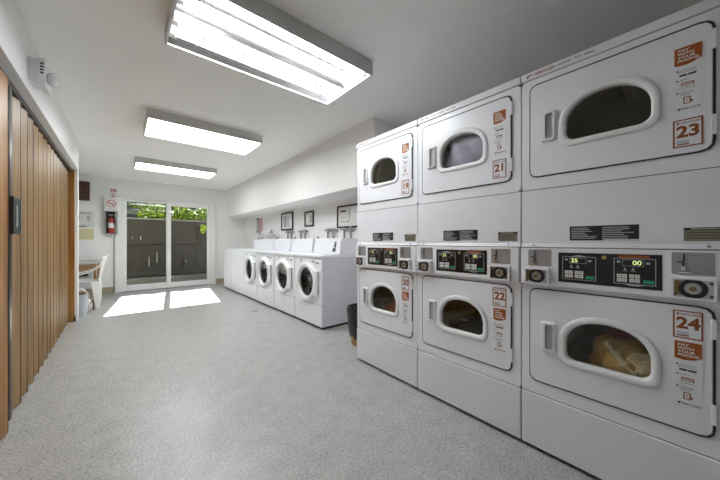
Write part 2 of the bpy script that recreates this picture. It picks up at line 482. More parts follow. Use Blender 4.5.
def b_seams():
    m = MB()
    m.box((.004, .004, -.004), (W - .004, .0125, .004), M['seam_grey'])
    return m
def b_middle(): return MB().box((.003, -.002, 1.062), (W - .003, .012, 1.333), M['enamel_dull'])
def b_lip():
    return MB().hexa([(.003, -.012, 1.041), (W - .003, -.012, 1.041), (W - .003, .012, 1.041), (.003, .012, 1.041),
                      (.003, -.003, 1.061), (W - .003, -.003, 1.061), (W - .003, .012, 1.061), (.003, .012, 1.061)], M['enamel_dull'])
def b_screw(u): return lambda: MB().lathe([(.006, -.011), (.006, -.014), (.003, -.016)], (u, 0, 1.053), 'y', M['steel'], 12, False, True)
def b_top(): return MB().box((.003, -.006, 1.906), (W - .003, .012, 1.944), M['enamel'])
def b_brand():
    m = MB()
    m.poly([(.028, 1.916), (.034, 1.916), (.042, 1.932), (.030, 1.930)], -.0068, -.006, M['dark_print'])
    m.plate(.042, 1.926, .052, 1.932, -.006, M['dark_print'])
    m.text('HERCULES', .105, 1.9245, -.0069, .017, M['maroon'], .0004, 1.15)
    m.text('LAUNDRY', .188, 1.9245, -.0069, .014, M['dark_print'], .0002)
    m.text('713', .242, 1.9245, -.0069, .016, M['dark_print'], .0002, 1.1)
    m.plate(.265, 1.9225, .30, 1.9265, -.006, M['dark_print'])
    return m
def b_gasket():
    o = polar(rrect(.0395, -.0045, .6385, DH + .0050, .034), DC); i = polar(rrect(.06, .02, .615, DH - .02, .02), DC)
    return MB().loft([at(o, -.0005), at(o, -.004), at(i, -.004)], M['seam'])
def b_door():
    o = polar(rrect(.043, 0, .632, DH, .03), DC); o2 = polar(rrect(.046, .003, .629, DH - .003, .028), DC)
    h = polar(dshape(.187, .491, .139, .351, .035, .235), DC)
    return MB().loft([at(o, -.003), at(o, -.012), at(o2, -.016), at(h, -.016), at(h, -.003), at(o, -.003)], M['enamel'])
def b_wframe():
    A = lambda g, y: at(polar(dshape(.167 + g, .507 - g, .119 + g, .371 - g, .048 - g * .4, .225), DC), y)
    return MB().loft([A(0, -.0155), A(.001, -.020), A(.004, -.0235), A(.011, -.025), A(.020, -.0245), A(.026, -.022), A(.029, -.015), A(.030, .004)], M['bezel'])
def b_wglass(): return MB().poly(polar(dshape(.194, .484, .146, .344, .035, .225), DC), -.008, -.004, M['glass_dryer'])
def b_handle():
    m = MB(); c = (.125, .237)
    A = lambda g, y: at(polar(rrect(.091 + g, .163 + g, .160 - g, .312 - g, .010), c, 64), y)
    m.loft([A(0, -.0155), A(.003, -.026), A(.007, -.031)], M['bezel'])
    o = A(.007, -.031)
    i1 = [(u, -.031, z) for u, z in polar(rrect(.114, .178, .147, .298, .006), c, 64)]
    i2 = [(u, -.018, z) for u, z in polar(rrect(.117, .181, .148, .295, .005), c, 64)]
    m.loft([o, i1], M['bezel']); m.loft([i1, i2], M['pocket'], True, False, True)
    return m
def b_hinge(z0): return lambda: MB().box((.627, -.019, z0), (.6415, -.001, z0 + .072), M['bezel'])
def b_drum():
    m = MB(); c = (DC[0], 0, DC[1])
    m.lathe([(.207, .028), (.215, .05), (.250, .07), (.250, .20), (.246, .21), (.250, .22), (.250, .36), (.246, .37), (.250, .38), (.250, .56), (.10, .575), (.0, .575)], c, 'y', M['drum'], 56)
    for a in (80, 200, 320):
        ca, sa = math.cos(R(a)), math.sin(R(a))
        n_, t_ = Vector((ca, 0, sa)), Vector((-sa, 0, ca)); C0 = Vector(c)
        P = []
        for rr, ww in ((.25, .035), (.195, .012)):
            for y, s in ((.09, -1), (.09, 1), (.55, 1), (.55, -1)): P.append(C0 + n_ * rr + t_ * ww * s + Vector((0, y, 0)))
        m.hexa(P, M['drum_rib'])
    for y in (.055, .10, .16):
        m.lathe([(.249, y), (.240, y + .004), (.240, y + .010), (.249, y + .014)], c, 'y', M['drum_rib'], 56)
    return m
def b_control(): return MB().box((.005, -.022, .853), (W - .005, .012, 1.0365), M['bezel'])
def b_keypad():
    m = MB(); y = -.0222
    m.plate(.171, .878, .509, 1.017, y, M['black_gloss'], .002); y -= .0021
    m.lathe([(.0085, y - .0012), (.004, y - .002)], (.338, 0, 1.0), 'y', M['gold'], 20, True, True)
    for u0, top, dg in ((.187, True, '25'), (.369, False, '00')):
        u1 = u0 + .124; z0, z1 = .893, 1.0; w = .0025
        for a in ((u0, z0, u1, z0 + w), (u0, z1 - w, u1, z1), (u0, z0, u0 + w, z1), (u1 - w, z0, u1, z1)): m.plate(*a, y, M['grey_print'])
        if top: m.poly([(u0 + .03, z1), (u1 - .03, z1), (u0 + .07, z1 + .006), (u0 + .055, z1 + .006)], y - .0008, y, M['grey_print'])
        else:
            m.poly([(u0 + .05, z0 - .006), (u0 + .075, z0 - .006), (u1 - .03, z0), (u0 + .03, z0)], y - .0008, y, M['grey_print'])
            m.plate(u0 + .015, 1.0015, u0 + .106, 1.0125, y, M['orange'])
        du0, du1 = u0 + .027, u0 + .09
        for a in ((du0, .968, du1, .9695), (du0, .9925, du1, .994), (du0, .968, du0 + .0015, .994), (du1 - .0015, .968, du1, .994)): m.plate(*a, y, M['grey_print'])
        m.text(dg, (du0 + du1) / 2 + (-.012 if top else .012), .981, y - .001, .025, M['digit'], .0004, 1.1)
        m.lathe([(.006, y - .0008)], (u0 + .016, 0, .984), 'y', M['white_print'], 12, False, True) if False else m.plate(u0 + .010, .980, u0 + .021, .990, y, M['grey_print'])
        m.plate(u0 + .096, .977, u0 + .108, .986, y, M['grey_print'])
        for k in (0, 1): m.plate(u0 + .032 + .024 * k, .951, u0 + .038 + .024 * k, .961, y, M['grey_print']); m.plate(u0 + .028 + .024 * k, .947, u0 + .042 + .024 * k, .950, y, M['grey_print'])
        for gx in (0, 1):
            for i in (0, 1):
                for j in (0, 1):
                    a, b = u0 + .010 + gx * .038 + i * .0165, .902 + j * .0175
                    m.plate(a, b, a + .0145, b + .015, y, M['white_print'], .0015)
                    m.plate(a + .004, b + .005, a + .010, b + .010, y - .0015, M['grey_print'], .0004)
        m.plate(u0 + .088, .900, u0 + .118, .914, y, M['green_key'], .0015)
    return m
def b_slot(u0, u1):
    def fn():
        m = MB(); y = -.0222
        m.poly(rrect(u0, .947, u1, 1.029, .005, 4), y - .0012, y, M['coin_plate'])
        cu = u0 + (u1 - u0) * .27
        m.box((cu - .004, y - .010, .962), (cu + .006, y - .001, .978), M['chrome'])
        m.poly([(cu - .002, .975), (cu + .003, .975), (cu + .006, 1.022), (cu + .002, 1.024)], y - .003, y - .001, M['black'])
        m.box((cu - .014, y - .006, .990), (cu + .004, y - .001, .995), M['dark_print'])
        m.box((cu - .010, y - .008, .952), (cu + .022, y - .001, .956), M['chrome'])
        m.box((cu + .02, y - .0018, 1.017), (cu + .04, y - .0012, 1.0185), M['dark_print'])
        return m
    return fn
def b_coinbox(u0, u1):
    def fn():
        c = ((u0 + u1) / 2, .898); m = MB()
        o0 = polar(rrect(u0, .857, u1, .939, .004, 3), c, 64); o1 = polar(rrect(u0 + .002, .858, u1 - .002, .938, .004, 3), c, 64)
        i = polar(rrect(u0 + .009, .8655, u1 - .009, .9305, .003, 3), c, 64)
        m.loft([at(o0, -.021), at(o0, -.046), at(o1, -.048), at(i, -.048), at(i, -.030)], M['bezel'])
        return m
    return fn
def b_coinlock(u0, u1):
    def fn():
        m = MB(); cu = (u0 + u1) / 2; cz = .898
        m.box((u0 + .006, -.0335, .863), (u1 - .006, -.0295, .933), M['steel'])
        m.box((u0 + .010, -.0355, .872), (u0 + .030, -.0335, .925), M['brass'])
        m.lathe([(.035, -.0335), (.035, -.041), (.032, -.043), (.024, -.042), (.022, -.036)], (cu, 0, cz), 'y', M['black'], 36)
        m.lathe([(.0205, -.034), (.0205, -.043), (.018, -.046), (.012, -.046), (.011, -.043)], (cu, 0, cz), 'y', M['steel'], 36, False, True)
        m.lathe([(.009, -.043), (.009, -.048), (.005, -.049)], (cu, 0, cz), 'y', M['brass'], 24, False, True)
        for du, dz in ((.043, .022), (.043, -.024), (-.045, -.025)):
            m.lathe([(.0055, -.0335), (.0055, -.037), (.002, -.037)], (cu + du * min(1, (u1 - u0) / .109), 0, cz + dz), 'y', M['dark_print'], 14, False, True)
        return m
    return fn
def b_number(n):
    def fn():
        m = MB(); u0, u1, z0, z1, y = .536, .6095, 0, .104, -.0165
        m.plate(u0, z0, u1, z1, y, M['sticker'])
        y -= .0009; w = .0045
        for a in ((u0, z0, u1, z0 + w), (u0, z1 - w, u1, z1), (u0, z0 + w, u0 + w, z1 - w), (u1 - w, z0 + w, u1, z1 - w)): m.plate(*a, y, M['rust'], .0004)
        m.poly([(u0 + .009, z1 - .017), (u0 + .013, z1 - .017), (u0 + .018, z1 - .009), (u0 + .010, z1 - .010)], y - .0004, y, M['maroon'])
        m.text('HERCULES', u0 + .043, z1 - .0135, y - .0004, .0088, M['maroon'], .0002, 1.2)
        m.text(n, (u0 + u1) / 2 + .001, z0 + .056, y - .0004, .058, M['rust'], .0022, 1.0)
        m.plate(u0 + .010, z0 + .022, u0 + .040, z0 + .025, y, M['blue_print'], .0004)
        m.plate(u0 + .010, z0 + .017, u0 + .040, z0 + .020, y, M['grey_print'], .0004)
        m.plate(u0 + .010, z0 + .009, u0 + .040, z0 + .0135, y, M['maroon'], .0004)
        return m
    return fn
def b_pay():
    m = MB(); u0, u1, y = .540, .607, -.0165; H_ = .25
    m.plate(u0 - .003, 0, u1 + .002, H_ + .002, y, M['sticker'])
    y -= .0009
    zt, zb = H_, H_ - .064
    fl = [(u0 + (u1 - u0) * i / 10, zb - .006 * math.sin(math.pi * i / 10) + .010 * (i / 10) ** 2) for i in range(11)] + [(u1, zt), (u0, zt)]
    m.poly(fl, y - .0004, y, M['orange'])
    for i, tx in enumerate(('PAY', 'WITH', 'YOUR', 'PHONE')):
        m.text(tx, u0 + .008, zt - .0125 - .0128 * i, y - .0006, .0128, M['white_print'], .00045, 1.22, 'LEFT')
    def bar(a, b, w, c, hh=.0026): m.plate(u0 + a, b, u0 + a + w, b + hh, y, M[c], .0004)
    bar(.005, .160, .005, 'dark_print', .006); bar(.014, .162, .040, 'grey_print'); bar(.010, .153, .006, 'grey_print', .005); bar(.018, .154, .034, 'grey_print')
    bar(.012, .141, .020, 'dark_print', .007); bar(.034, .141, .020, 'dark_print', .007)
    bar(.005, .124, .005, 'maroon', .006); bar(.014, .126, .022, 'grey_print')
    bar(.017, .112, .028, 'rust', .004); bar(.017, .102, .003, 'rust', .012); bar(.045, .102, .003, 'rust', .014); bar(.022, .102, .022, 'pink_print', .008)
    bar(.008, .094, .006, 'grey_print'); bar(.016, .094, .034, 'grey_print')
    bar(.005, .077, .005, 'dark_print', .006); bar(.014, .080, .032, 'grey_print'); bar(.014, .074, .034, 'grey_print'); bar(.014, .068, .024, 'grey_print')
    bar(.022, .036, .018, 'rust', .003); bar(.022, .059, .018, 'rust', .003); bar(.022, .039, .003, 'rust', .020); bar(.037, .039, .003, 'rust', .020)
    bar(.028, .045, .006, 'pink_print', .010); bar(.038, .040, .007, 'rust', .008)
    m.poly([(u0 + .008, .014), (u0 + .012, .014), (u0 + .017, .023), (u0 + .009, .022)], y - .0004, y, M['dark_print'])
    m.text('HERCULES', u0 + .040, .0185, y - .0004, .0088, M['maroon'], .0002, 1.15)
    return m
def b_warning():
    m = MB(); y = -.0021
    m.plate(.211, 1.074, .444, 1.140, y, M['black']); y -= .0009
    random.seed(3)
    for k in range(7):
        z = 1.129 - k * .0078
        m.plate(.218, z, .218 + random.uniform(.05, .092), z + .0038, y, M['grey_print'], .0003)
        m.plate(.328, z, .328 + random.uniform(.06, .108), z + .0038, y, M['grey_print'], .0003)
    m.plate(.330, 1.075, .443, 1.0795, y, M['white_print'], .0003)
    return m
def b_notice():
    m = MB(); y = -.0021
    m.plate(.563, 1.071, .664, 1.121, y, M['tan_label']); y -= .0009
    m.plate(.563, 1.111, .664, 1.121, y, M['black'], .0003)
    m.plate(.580, 1.114, .645, 1.118, y - .0003, M['grey_print'], .0003)
    for k in range(3): m.plate(.570, 1.100 - k * .010, .657 - .006 * k, 1.1035 - k * .010, y, M['dark_print'], .0003)
    return m

def dryer_stack(label, y_left, nu, nl):
    r = root('stacked_dryer', label, 'dryer', (1.613, y_left, 0), -90, 'stacked coin dryers')
    part('cabinet', 'cab', b_cabinet, r, .003)
    part('kick_base', 'kick', b_kick, r)
    part('base_panel', 'base', b_base, r, .004)
    part('front_panel', 'fu', lambda: b_front(1.337, 1.902, ZU), r, 0, 30)
    part('front_panel', 'fl', lambda: b_front(.293, .852, ZL), r, 0, 30)
    for z in (.2905, 1.0385, 1.335, 1.904): part('panel_seam', 'seam', b_seams, r, z=z)
    mp = part('middle_panel', 'mid', b_middle, r, .002)
    part('warning_label', 'warn', b_warning, mp)
    part('notice_label', 'note', b_notice, mp)
    lp = part('panel_lip', 'lip', b_lip, r, .002)
    for u in (.061, .622): part('screw', 'scr%s' % u, b_screw(u), lp, 0, 40)
    tp = part('top_band', 'top', b_top, r, .003)
    part('brand_decal', 'brand', b_brand, tp)
    for z, n, up in ((ZU, nu, True), (ZL, nl, False)):
        part('door_gasket', 'gask', b_gasket, r, z=z)
        dr = part('door', 'door', b_door, r, 0, 30, z=z)
        dr.location.y = .009
        part('window_frame', 'wf', b_wframe, dr, 0, 50)
        part('window_glass', 'wg', b_wglass, dr)
        part('door_handle', 'hd', b_handle, dr, 0, 35)
        for hz in (.052, .358): part('hinge', 'hg%s' % hz, b_hinge(hz), dr, .003)
        a = part('number_sticker', 'n' + n, b_number(n), dr)
        b = part('payment_sticker', 'pay', b_pay, dr)
        if up: a.location.z = .024; b.location.z = .149
        else: a.location.z = .345; b.location.z = .083
        part('drum', 'drum', b_drum, r, 0, 35, z=z)
    cp = part('control_panel', 'ctl', b_control, r, .003)
    part('keypad', 'key', b_keypad, cp)
    for u0, u1 in ((.041, .142), (.533, .636)): part('coin_slot', 'cs%s' % u0, b_slot(u0, u1), cp)
    for u0, u1 in ((.027, .138), (.530, .641)):
        cb = part('coin_box', 'cb%s' % u0, b_coinbox(u0, u1), r)
        part('coin_lock', 'cl%s' % u0, b_coinlock(u0, u1), cb, 0, 40)
    return r
Y0 = 1.9434
dryer_stack('white stacked coin dryer with doors numbered 19 and 20, beside the black lined bin', Y0, '19', '20')
dryer_stack('white stacked coin dryer with doors numbered 21 and 22, middle of the three stacks', Y0 - W, '21', '22')
dryer_stack('white stacked coin dryer with doors numbered 23 and 24, tan towel behind its lower window', Y0 - 2 * W, '23', '24')

# laundry inside the drums (world coords from dryer-local u, depth, z)
def cloth_lump(mb, c, rad, m, seed, amp=.25, fold=5, n=40):
    rnd = random.Random(seed); ph = [rnd.uniform(0, 6.28) for _ in range(8)]
    def fn(u, v):
        th, al = math.pi * v, 2 * math.pi * u
        d = Vector((math.sin(th) * math.cos(al), math.sin(th) * math.sin(al), math.cos(th)))
        k = 1 + amp * (.5 * math.sin(fold * d.x + 3 * d.z + ph[0]) + .3 * math.sin(2.1 * fold * d.z - 2 * d.x + ph[1]) + .3 * abs(math.sin(fold * (d.x * .7 + d.z) + ph[2])) + .2 * math.sin(3 * fold * d.y + ph[3]))
        return (c[0] + d.x * rad[0] * k, c[1] + d.y * rad[1] * k, c[2] + d.z * rad[2] * k)
    mb.grid(fn, n, n // 2, m)
def fold_roll(mb, pts, r, m):
    P = [Vector(p) for p in pts]; out = []; rr = []
    for i in range(25):
        t = i / 24 * (len(P) - 1); k = min(int(t), len(P) - 2); f_ = t - k
        out.append(P[k].lerp(P[k + 1], f_ * f_ * (3 - 2 * f_))); rr.append(r * (.75 + .25 * math.sin(i * .9)) * (math.sin(math.pi * (i + 1.5) / 27) ** .5))
    mb.tube(out, rr, m, 14)
def laundry(name, label, cat, y_left, zd, fn):
    r = root(name, label, cat, (1.613, y_left, zd), -90)
    fn(r); return r
def l24(r):
    m = MB(); cloth_lump(m, (.385, .135, .150), (.125, .095, .115), M['towel_tan'], 4, .16, 4); obj('tan_towel', m, r, smooth=60)
    m = MB(); fold_roll(m, [(.33, .060, .255), (.36, .045, .22), (.395, .038, .175), (.43, .036, .14)], .022, M['towel_cream']); obj('cream_fold', m, r, smooth=60)
    m = MB(); cloth_lump(m, (.455, .09, .165), (.075, .05, .065), M['towel_cream'], 9, .2, 5); obj('cream_towel', m, r, smooth=60)
    m = MB(); fold_roll(m, [(.30, .16, .255), (.36, .15, .282), (.44, .15, .262)], .024, M['towel_brown']); obj('brown_cloth', m, r, smooth=60)
laundry('laundry_load', 'tan and cream towels behind the window of dryer 24', 'laundry', Y0 - 2 * W, ZL, l24)
def l21(r):
    m = MB(); cloth_lump(m, (.345, .105, .235), (.17, .085, .145), M['cloth_pale'], 12, .22, 7); obj('pale_sheet', m, r, smooth=60)
laundry('laundry_load', 'pale lavender bedding filling the window of dryer 21', 'laundry', Y0 - W, ZU, l21)
def l22(r):
    m = MB(); cloth_lump(m, (.345, .17, .105), (.15, .11, .075), M['cloth_dark'], 21, .2, 6); obj('dark_clothes', m, r, smooth=60)
    m = MB(); fold_roll(m, [(.25, .10, .205), (.29, .085, .195), (.34, .085, .20)], .008, M['towel_cream']); obj('pale_trim', m, r, smooth=60)
laundry('laundry_load', 'dark clothes lying low behind the window of dryer 22', 'laundry', Y0 - W, ZL, l22)
def l20(r):
    m = MB(); cloth_lump(m, (.36, .16, .125), (.14, .11, .085), M['towel_brown'], 31, .2, 5); obj('brown_clothes', m, r, smooth=60)
laundry('laundry_load', 'brown clothes behind the window of dryer 20', 'laundry', Y0, ZL, l20)

# ------------------------------------------------------------------ front-loading washers
WW = .69
def w_cab():
    m = MB()
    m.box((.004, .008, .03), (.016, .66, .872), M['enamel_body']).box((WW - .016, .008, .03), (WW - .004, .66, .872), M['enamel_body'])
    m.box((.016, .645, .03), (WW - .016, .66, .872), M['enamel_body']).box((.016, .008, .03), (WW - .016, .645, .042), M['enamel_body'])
    return m
def w_front():
    c = (.345, .555); o = polar(rrect(.004, .293, WW - .004, .868, .006, 3), c); h = polar([(c[0] + .20 * math.cos(R(a)), c[1] + .20 * math.sin(R(a))) for a in range(0, 360, 5)], c)
    return MB().loft([at(o, .008), at(o, 0), at(h, 0), at(h, .04)], M['enamel'])
def w_base(): return MB().box((.004, -.003, .032), (WW - .004, .008, .288), M['enamel'])
def w_seam(): return MB().box((.005, .003, .286), (WW - .005, .0085, .296), M['seam_grey'])
def w_kick(): return MB().box((.02, .03, 0), (WW - .02, .63, .03), M['kick'])
def w_top(): return MB().box((.001, -.018, .870), (WW - .001, .66, .902), M['enamel'])
def w_ring():
    c = (.345, 0, .555)
    m = MB().lathe([(.248, -.001), (.247, -.022), (.238, -.038), (.222, -.046), (.204, -.044), (.190, -.036), (.184, -.022), (.184, -.004)], c, 'y', M['bezel'], 72)
    return m
def w_glass():
    return MB().lathe([(0, .028), (.04, .026), (.10, .016), (.15, -.002), (.186, -.008), (.186, -.012), (.15, -.006), (.10, .012), (.04, .022), (.0, .024)], (.345, 0, .555), 'y', M['glass_washer'], 56)
def w_handle():
    m = MB()
    m.box((.565, -.052, .405), (.618, -.002, .705), M['bezel'])
    m.box((.612, -.016, .412), (.6205, -.004, .698), M['dark_print'])
    return m
def w_drum():
    c = (.345, 0, .555)
    m = MB().lathe([(.203, .02), (.19, .045), (.205, .06), (.24, .075), (.24, .42), (.0, .44)], c, 'y', M['drum_dark'], 48)
    m.lathe([(.20, .022), (.175, .03), (.17, .045), (.185, .06)], c, 'y', M['black'], 48)
    for a in (40, 160, 280):
        ca, sa = math.cos(R(a)), math.sin(R(a)); n_, t_ = Vector((ca, 0, sa)), Vector((-sa, 0, ca)); P = []
        for rr, ww in ((.24, .04), (.17, .012)):
            for y, s in ((.09, -1), (.09, 1), (.42, 1), (.42, -1)): P.append(Vector(c) + n_ * rr + t_ * ww * s + Vector((0, y, 0)))
        m.hexa(P, M['chrome'])
    return m
def w_badge():
    m = MB()
    m.poly(rrect(.455, .806, .520, .830, .004, 4), -.0018, -.0002, M['grey_print'])
    return m
def w_lab1(): return MB().plate(.545, .798, .620, .812, -.0002, M['dark_print'])
def w_lab2(): return MB().plate(.165, .815, .195, .838, -.0002, M['dark_print'])
def w_console():
    a, b = .03, WW - .02
    return MB().hexa([(a, .275, .902), (b, .275, .902), (b, .60, .902), (a, .60, .902), (a, .305, 1.112), (b, .305, 1.112), (b, .60, 1.112), (a, .60, 1.112)], M['enamel'])
def w_keypad():
    def q(u, z): return (u, .275 + .03 * (z - .902) / .21 - .003, z)
    m = MB()
    def panel(uz, mm, off):
        f_ = [(u, .275 + .03 * (z - .902) / .21 - off, z) for u, z in uz]; g_ = [(u, y + .004, z) for u, y, z in f_]
        m.loft([g_, f_], mm, True, True, True)
    panel([(.47, .915), (.655, .915), (.655, 1.10), (.50, 1.10)], M['bezel'], .003)
    panel([(.50, .935), (.575, .935), (.575, 1.07), (.55, 1.07)], M['dark_print'], .005)
    panel([(.52, .985), (.560, .985), (.560, .998), (.524, .998)], M['white_print'], .006)
    return m
def w_knob(): return MB().lathe([(.014, 1.112), (.013, 1.135), (.008, 1.14)], (.065, .33, 0), 'z', M['black'], 16, False, True)
def washer(label, x, y, keypad=False):
    r = root('front_load_washer', label, 'washer', (x, y, 0), -90, 'front-loading washers')
    part('cabinet', 'wcab', w_cab, r, .003); part('front_panel', 'wfr', w_front, r, 0, 30)
    part('base_panel', 'wbase', w_base, r, .004); part('panel_seam', 'wseam', w_seam, r); part('kick_base', 'wkick', w_kick, r)
    part('top_panel', 'wtop', w_top, r, .006)
    d_ = part('door', 'wring', w_ring, r, 0, 50)
    part('door_glass', 'wglass', w_glass, d_, 0, 50); part('door_handle', 'whan', w_handle, d_, .006)
    part('drum', 'wdrum', w_drum, r, 0, 35); part('badge', 'wbad', w_badge, r); part('label_plate', 'wl1', w_lab1, r); part('label_plate', 'wl2', w_lab2, r)
    c_ = part('control_console', 'wcon', w_console, r, .008)
    part('knob', 'wknob', w_knob, c_, 0, 40)
    if keypad: part('keypad', 'wkey', w_keypad, c_)
    return r
WY = [3.54, 4.23, 4.92, 5.61]
washer('white front-loading washer on the row end, bare side towards the dryers', 1.818, WY[0], True)
washer('second white front-loading washer counting from the dryer end of the row', 1.812, WY[1])
washer('third white front-loading washer counting from the dryer end of the row', 1.800, WY[2])
washer('front-loading washer beside the blank-fronted top-loading machines', 1.795, WY[3])

def tl_body():
    m = MB().box((.004, 0, .03), (WW - .004, .66, .885), M['enamel'])
    return m
def tl_lid(): return MB().box((.06, .035, .886), (WW - .06, .5, .905), M['enamel'])
def tl_top(): return MB().box((.001, -.004, .872), (WW - .001, .66, .888), M['enamel'])
def tl_con():
    a, b = .05, WW - .012
    return MB().hexa([(a, .40, .888), (b, .40, .888), (b, .60, .888), (a, .60, .888), (a, .43, 1.09), (b, .43, 1.09), (b, .60, 1.09), (a, .60, 1.09)], M['enamel'])
def top_loader(label, x, y, con):
    r = root('top_load_washer', label, 'washer', (x, y, 0), -90, 'blank-fronted top-loading machines')
    part('cabinet', 'tbody', tl_body, r, .006); part('kick_base', 'wkick', w_kick, r)
    part('top_panel', 'ttop', tl_top, r, .004); part('lid', 'tlid', tl_lid, r, .005)
    if con: part('control_console', 'tcon', tl_con, r, .008)
top_loader('blank-fronted white top-loading machine standing against the last front-loading washer', 1.785, 6.30, True)
top_loader('blank-fronted white top-loading machine at the row end by the glass door', 1.78, 6.99, False)

# water taps with hoses on the alcove wall
def tap_set(y, label):
    r = root('water_tap_set', label, 'water taps', (XR, y, 1.2), -90, 'water taps above the washers')
    m = MB().box((-.16, -.05, .035), (.16, -.02, .062), M['hose']).box((-.05, -.02, .03), (.05, 0, .07), M['hose'])
    obj('manifold', m, r, .004)
    for s in (-.075, .075):
        obj('tap', MB().lathe([(.018, .02), (.02, .035), (.02, .062), (.03, .066), (.03, .075), (.01, .08)], (s, -.035, 0), 'z', M['steel'], 14, True, True), r, smooth=40)
        obj('hose', MB().tube([(s, -.035, .035), (s, -.035, -.04), (s * 1.1, -.032, -.12), (s * 1.1, -.012, -.24)], .015, M['hose'], 10), r, smooth=40)
tap_set(3.19, 'grey water taps with two hoses above the end washer, closest to the stacked dryers')
tap_set(3.62, 'grey water taps with two hoses below the gap between the small and large framed notices')
tap_set(4.50, 'grey water taps with two hoses below the small framed notice')
tap_set(5.02, 'grey water taps with two hoses below the tall framed notice')

# white hoses looped over the far consoles
def hose_loop(y, label, s):
    r = root('hose_loop', label, 'hose', (2.42, y, 1.09), -90, 'white drain hoses')
    r.location = (2.43, y, 1.13)
    pts = [(-.22 * s, .02, -.02), (-.2 * s, .0, .08), (-.1 * s, -.03, .14), (.04 * s, -.03, .15), (.15 * s, -.01, .10), (.18 * s, .02, .0)]
    sm = []
    for i in range(len(pts) - 1):
        for k in range(5): sm.append(Vector(pts[i]).lerp(Vector(pts[i + 1]), k / 5))
    sm.append(Vector(pts[-1]))
    obj('hose', MB().tube(sm, .026, M['hose_white'], 10), r, smooth=60)
    obj('clamp', MB().box((-.03, -.065, .105), (.05, -.01, .185), M['hose']), r, .004)
hose_loop(6.35, 'white hose looped above the top-loading machines under the narrow poster', 1)
hose_loop(5.70, 'white hose looped above the last front-loading washer', 1.1)

# ------------------------------------------------------------------ framed notices
def framed(label, y0, y1, z0, z1, bw, rects):
    w, h_ = y1 - y0, z1 - z0
    r = root('framed_notice', label, 'framed notice', (XR, y1, z0), -90, 'framed notices above the washers')
    m = MB()
    for a, b in (((0, 0), (w, bw)), ((0, h_ - bw), (w, h_)), ((0, bw), (bw, h_ - bw)), ((w - bw, bw), (w, h_ - bw))):
        m.box((a[0], -.022, a[1]), (b[0], 0, b[1]), M['frame_black'])
    obj('frame', m, r, .002)
    s = MB().box((bw, -.010, bw), (w - bw, -.002, h_ - bw), M['paper'])
    for (a, b, c, d_, mm) in rects: s.plate(a * w, b * h_, c * w, d_ * h_, -.0101, M[mm], .0005)
    obj('sheet', s, r)
framed('tall black framed notice closest to the narrow pink poster', 4.93, 5.44, 1.29, 1.645, .026, [(.2, .2, .45, .8, 'grey_print'), (.55, .25, .62, .8, 'grey_print'), (.7, .3, .85, .7, 'sticker')])
framed('small black framed notice, the smallest of the three', 4.17, 4.47, 1.33, 1.60, .026, [(.55, .25, .8, .75, 'grey_print'), (.2, .3, .4, .7, 'sticker')])
framed('large black framed notice partly behind the stacked dryers', 2.93, 3.47, 1.27, 1.60, .022, [(.15, .7, .4, .78, 'dark_print'), (.52, .3, .56, .85, 'grey_print'), (.15, .25, .35, .3, 'grey_print'), (.42, .25, .5, .29, 'dark_print'), (.62, .5, .8, .8, 'sticker'), (.15, .45, .45, .48, 'grey_print')])
po = MB().box((0, -.004, 0), (.38, 0, .36), M['pink_print'])
po.plate(.0, .0, .17, .36, -.004, M['dark_print']); po.plate(.02, .05, .15, .31, -.0049, M['grey_print'])
for k in range(5): po.plate(.2, .05 + .06 * k, .35, .075 + .06 * k, -.004, M['red_print'])
p = obj('wall_poster', po); p.location = (XR, 6.86, 1.27); p.rotation_euler = (0, 0, R(-90))
tag(p, 'narrow pink and grey poster on the alcove wall above the white hoses', 'poster')

# ------------------------------------------------------------------ back wall items
r = root('fire_extinguisher_box', 'grey fire extinguisher box with round no-smoking emblem, beside the glass door', 'fire extinguisher cabinet', (-.285, YB, 1.22))
m = MB(); w, hh, dp = .195, .47, .13
m.box((0, -dp, 0), (.014, 0, hh), M['coin_plate']).box((w - .014, -dp, 0), (w, 0, hh), M['coin_plate']).box((.014, -dp, 0), (w - .014, 0, .014), M['coin_plate'])
m.box((.014, -dp, hh - .014), (w - .014, 0, hh), M['coin_plate']).box((.014, -.012, .014), (w - .014, 0, hh - .014), M['black'])
obj('case', m, r, .003)
s = MB().box((-.006, -dp - .006, hh), (w + .006, 0, hh + .27), M['paper'])
s.lathe([(.075, -dp - .0065), (.075, -dp - .008), (.060, -dp - .008), (.060, -dp - .0065)], (w / 2, 0, hh + .15), 'y', M['red_print'], 40)
s.poly([(w/2 - .047, hh + .19), (w/2 - .038, hh + .20), (w/2 + .047, hh + .11), (w/2 + .038, hh + .10)], -dp - .0078, -dp - .006, M['red_print'])
s.plate(w/2 - .042, hh + .142, w/2 + .040, hh + .158, -dp - .006, M['dark_print'])
s.plate(.03, hh + .03, w - .03, hh + .045, -dp - .006, M['grey_print'])
obj('sign_plate', s, r)
e = root('fire_extinguisher', 'red fire extinguisher with white label inside the grey wall box', 'fire extinguisher', (-.285 + w / 2, YB - .068, 1.2345))
obj('cylinder', MB().lathe([(.045, 0), (.052, .01), (.052, .25), (.045, .285), (.02, .31), (.016, .33)], (0, 0, 0), 'z', M['red'], 28, True, True), e, smooth=40)
obj('label', MB().lathe([(.0525, .11), (.053, .112), (.053, .21), (.0525, .212)], (0, 0, 0), 'z', M['paper'], 28), e, smooth=40)
obj('valve', MB().box((-.018, -.018, .33), (.018, .018, .36), M['black']).box((-.04, -.012, .36), (.035, .012, .375), M['chrome']).box((-.05, -.01, .385), (.03, .01, .395), M['chrome']), e, .003)
obj('hose', MB().tube([(.018, -.02, .345), (.045, -.045, .33), (.058, -.05, .25), (.05, -.055, .15)], .008, M['black']), e, smooth=60)
s = MB().box((0, -.004, 0), (.075, 0, .2), M['paper'])
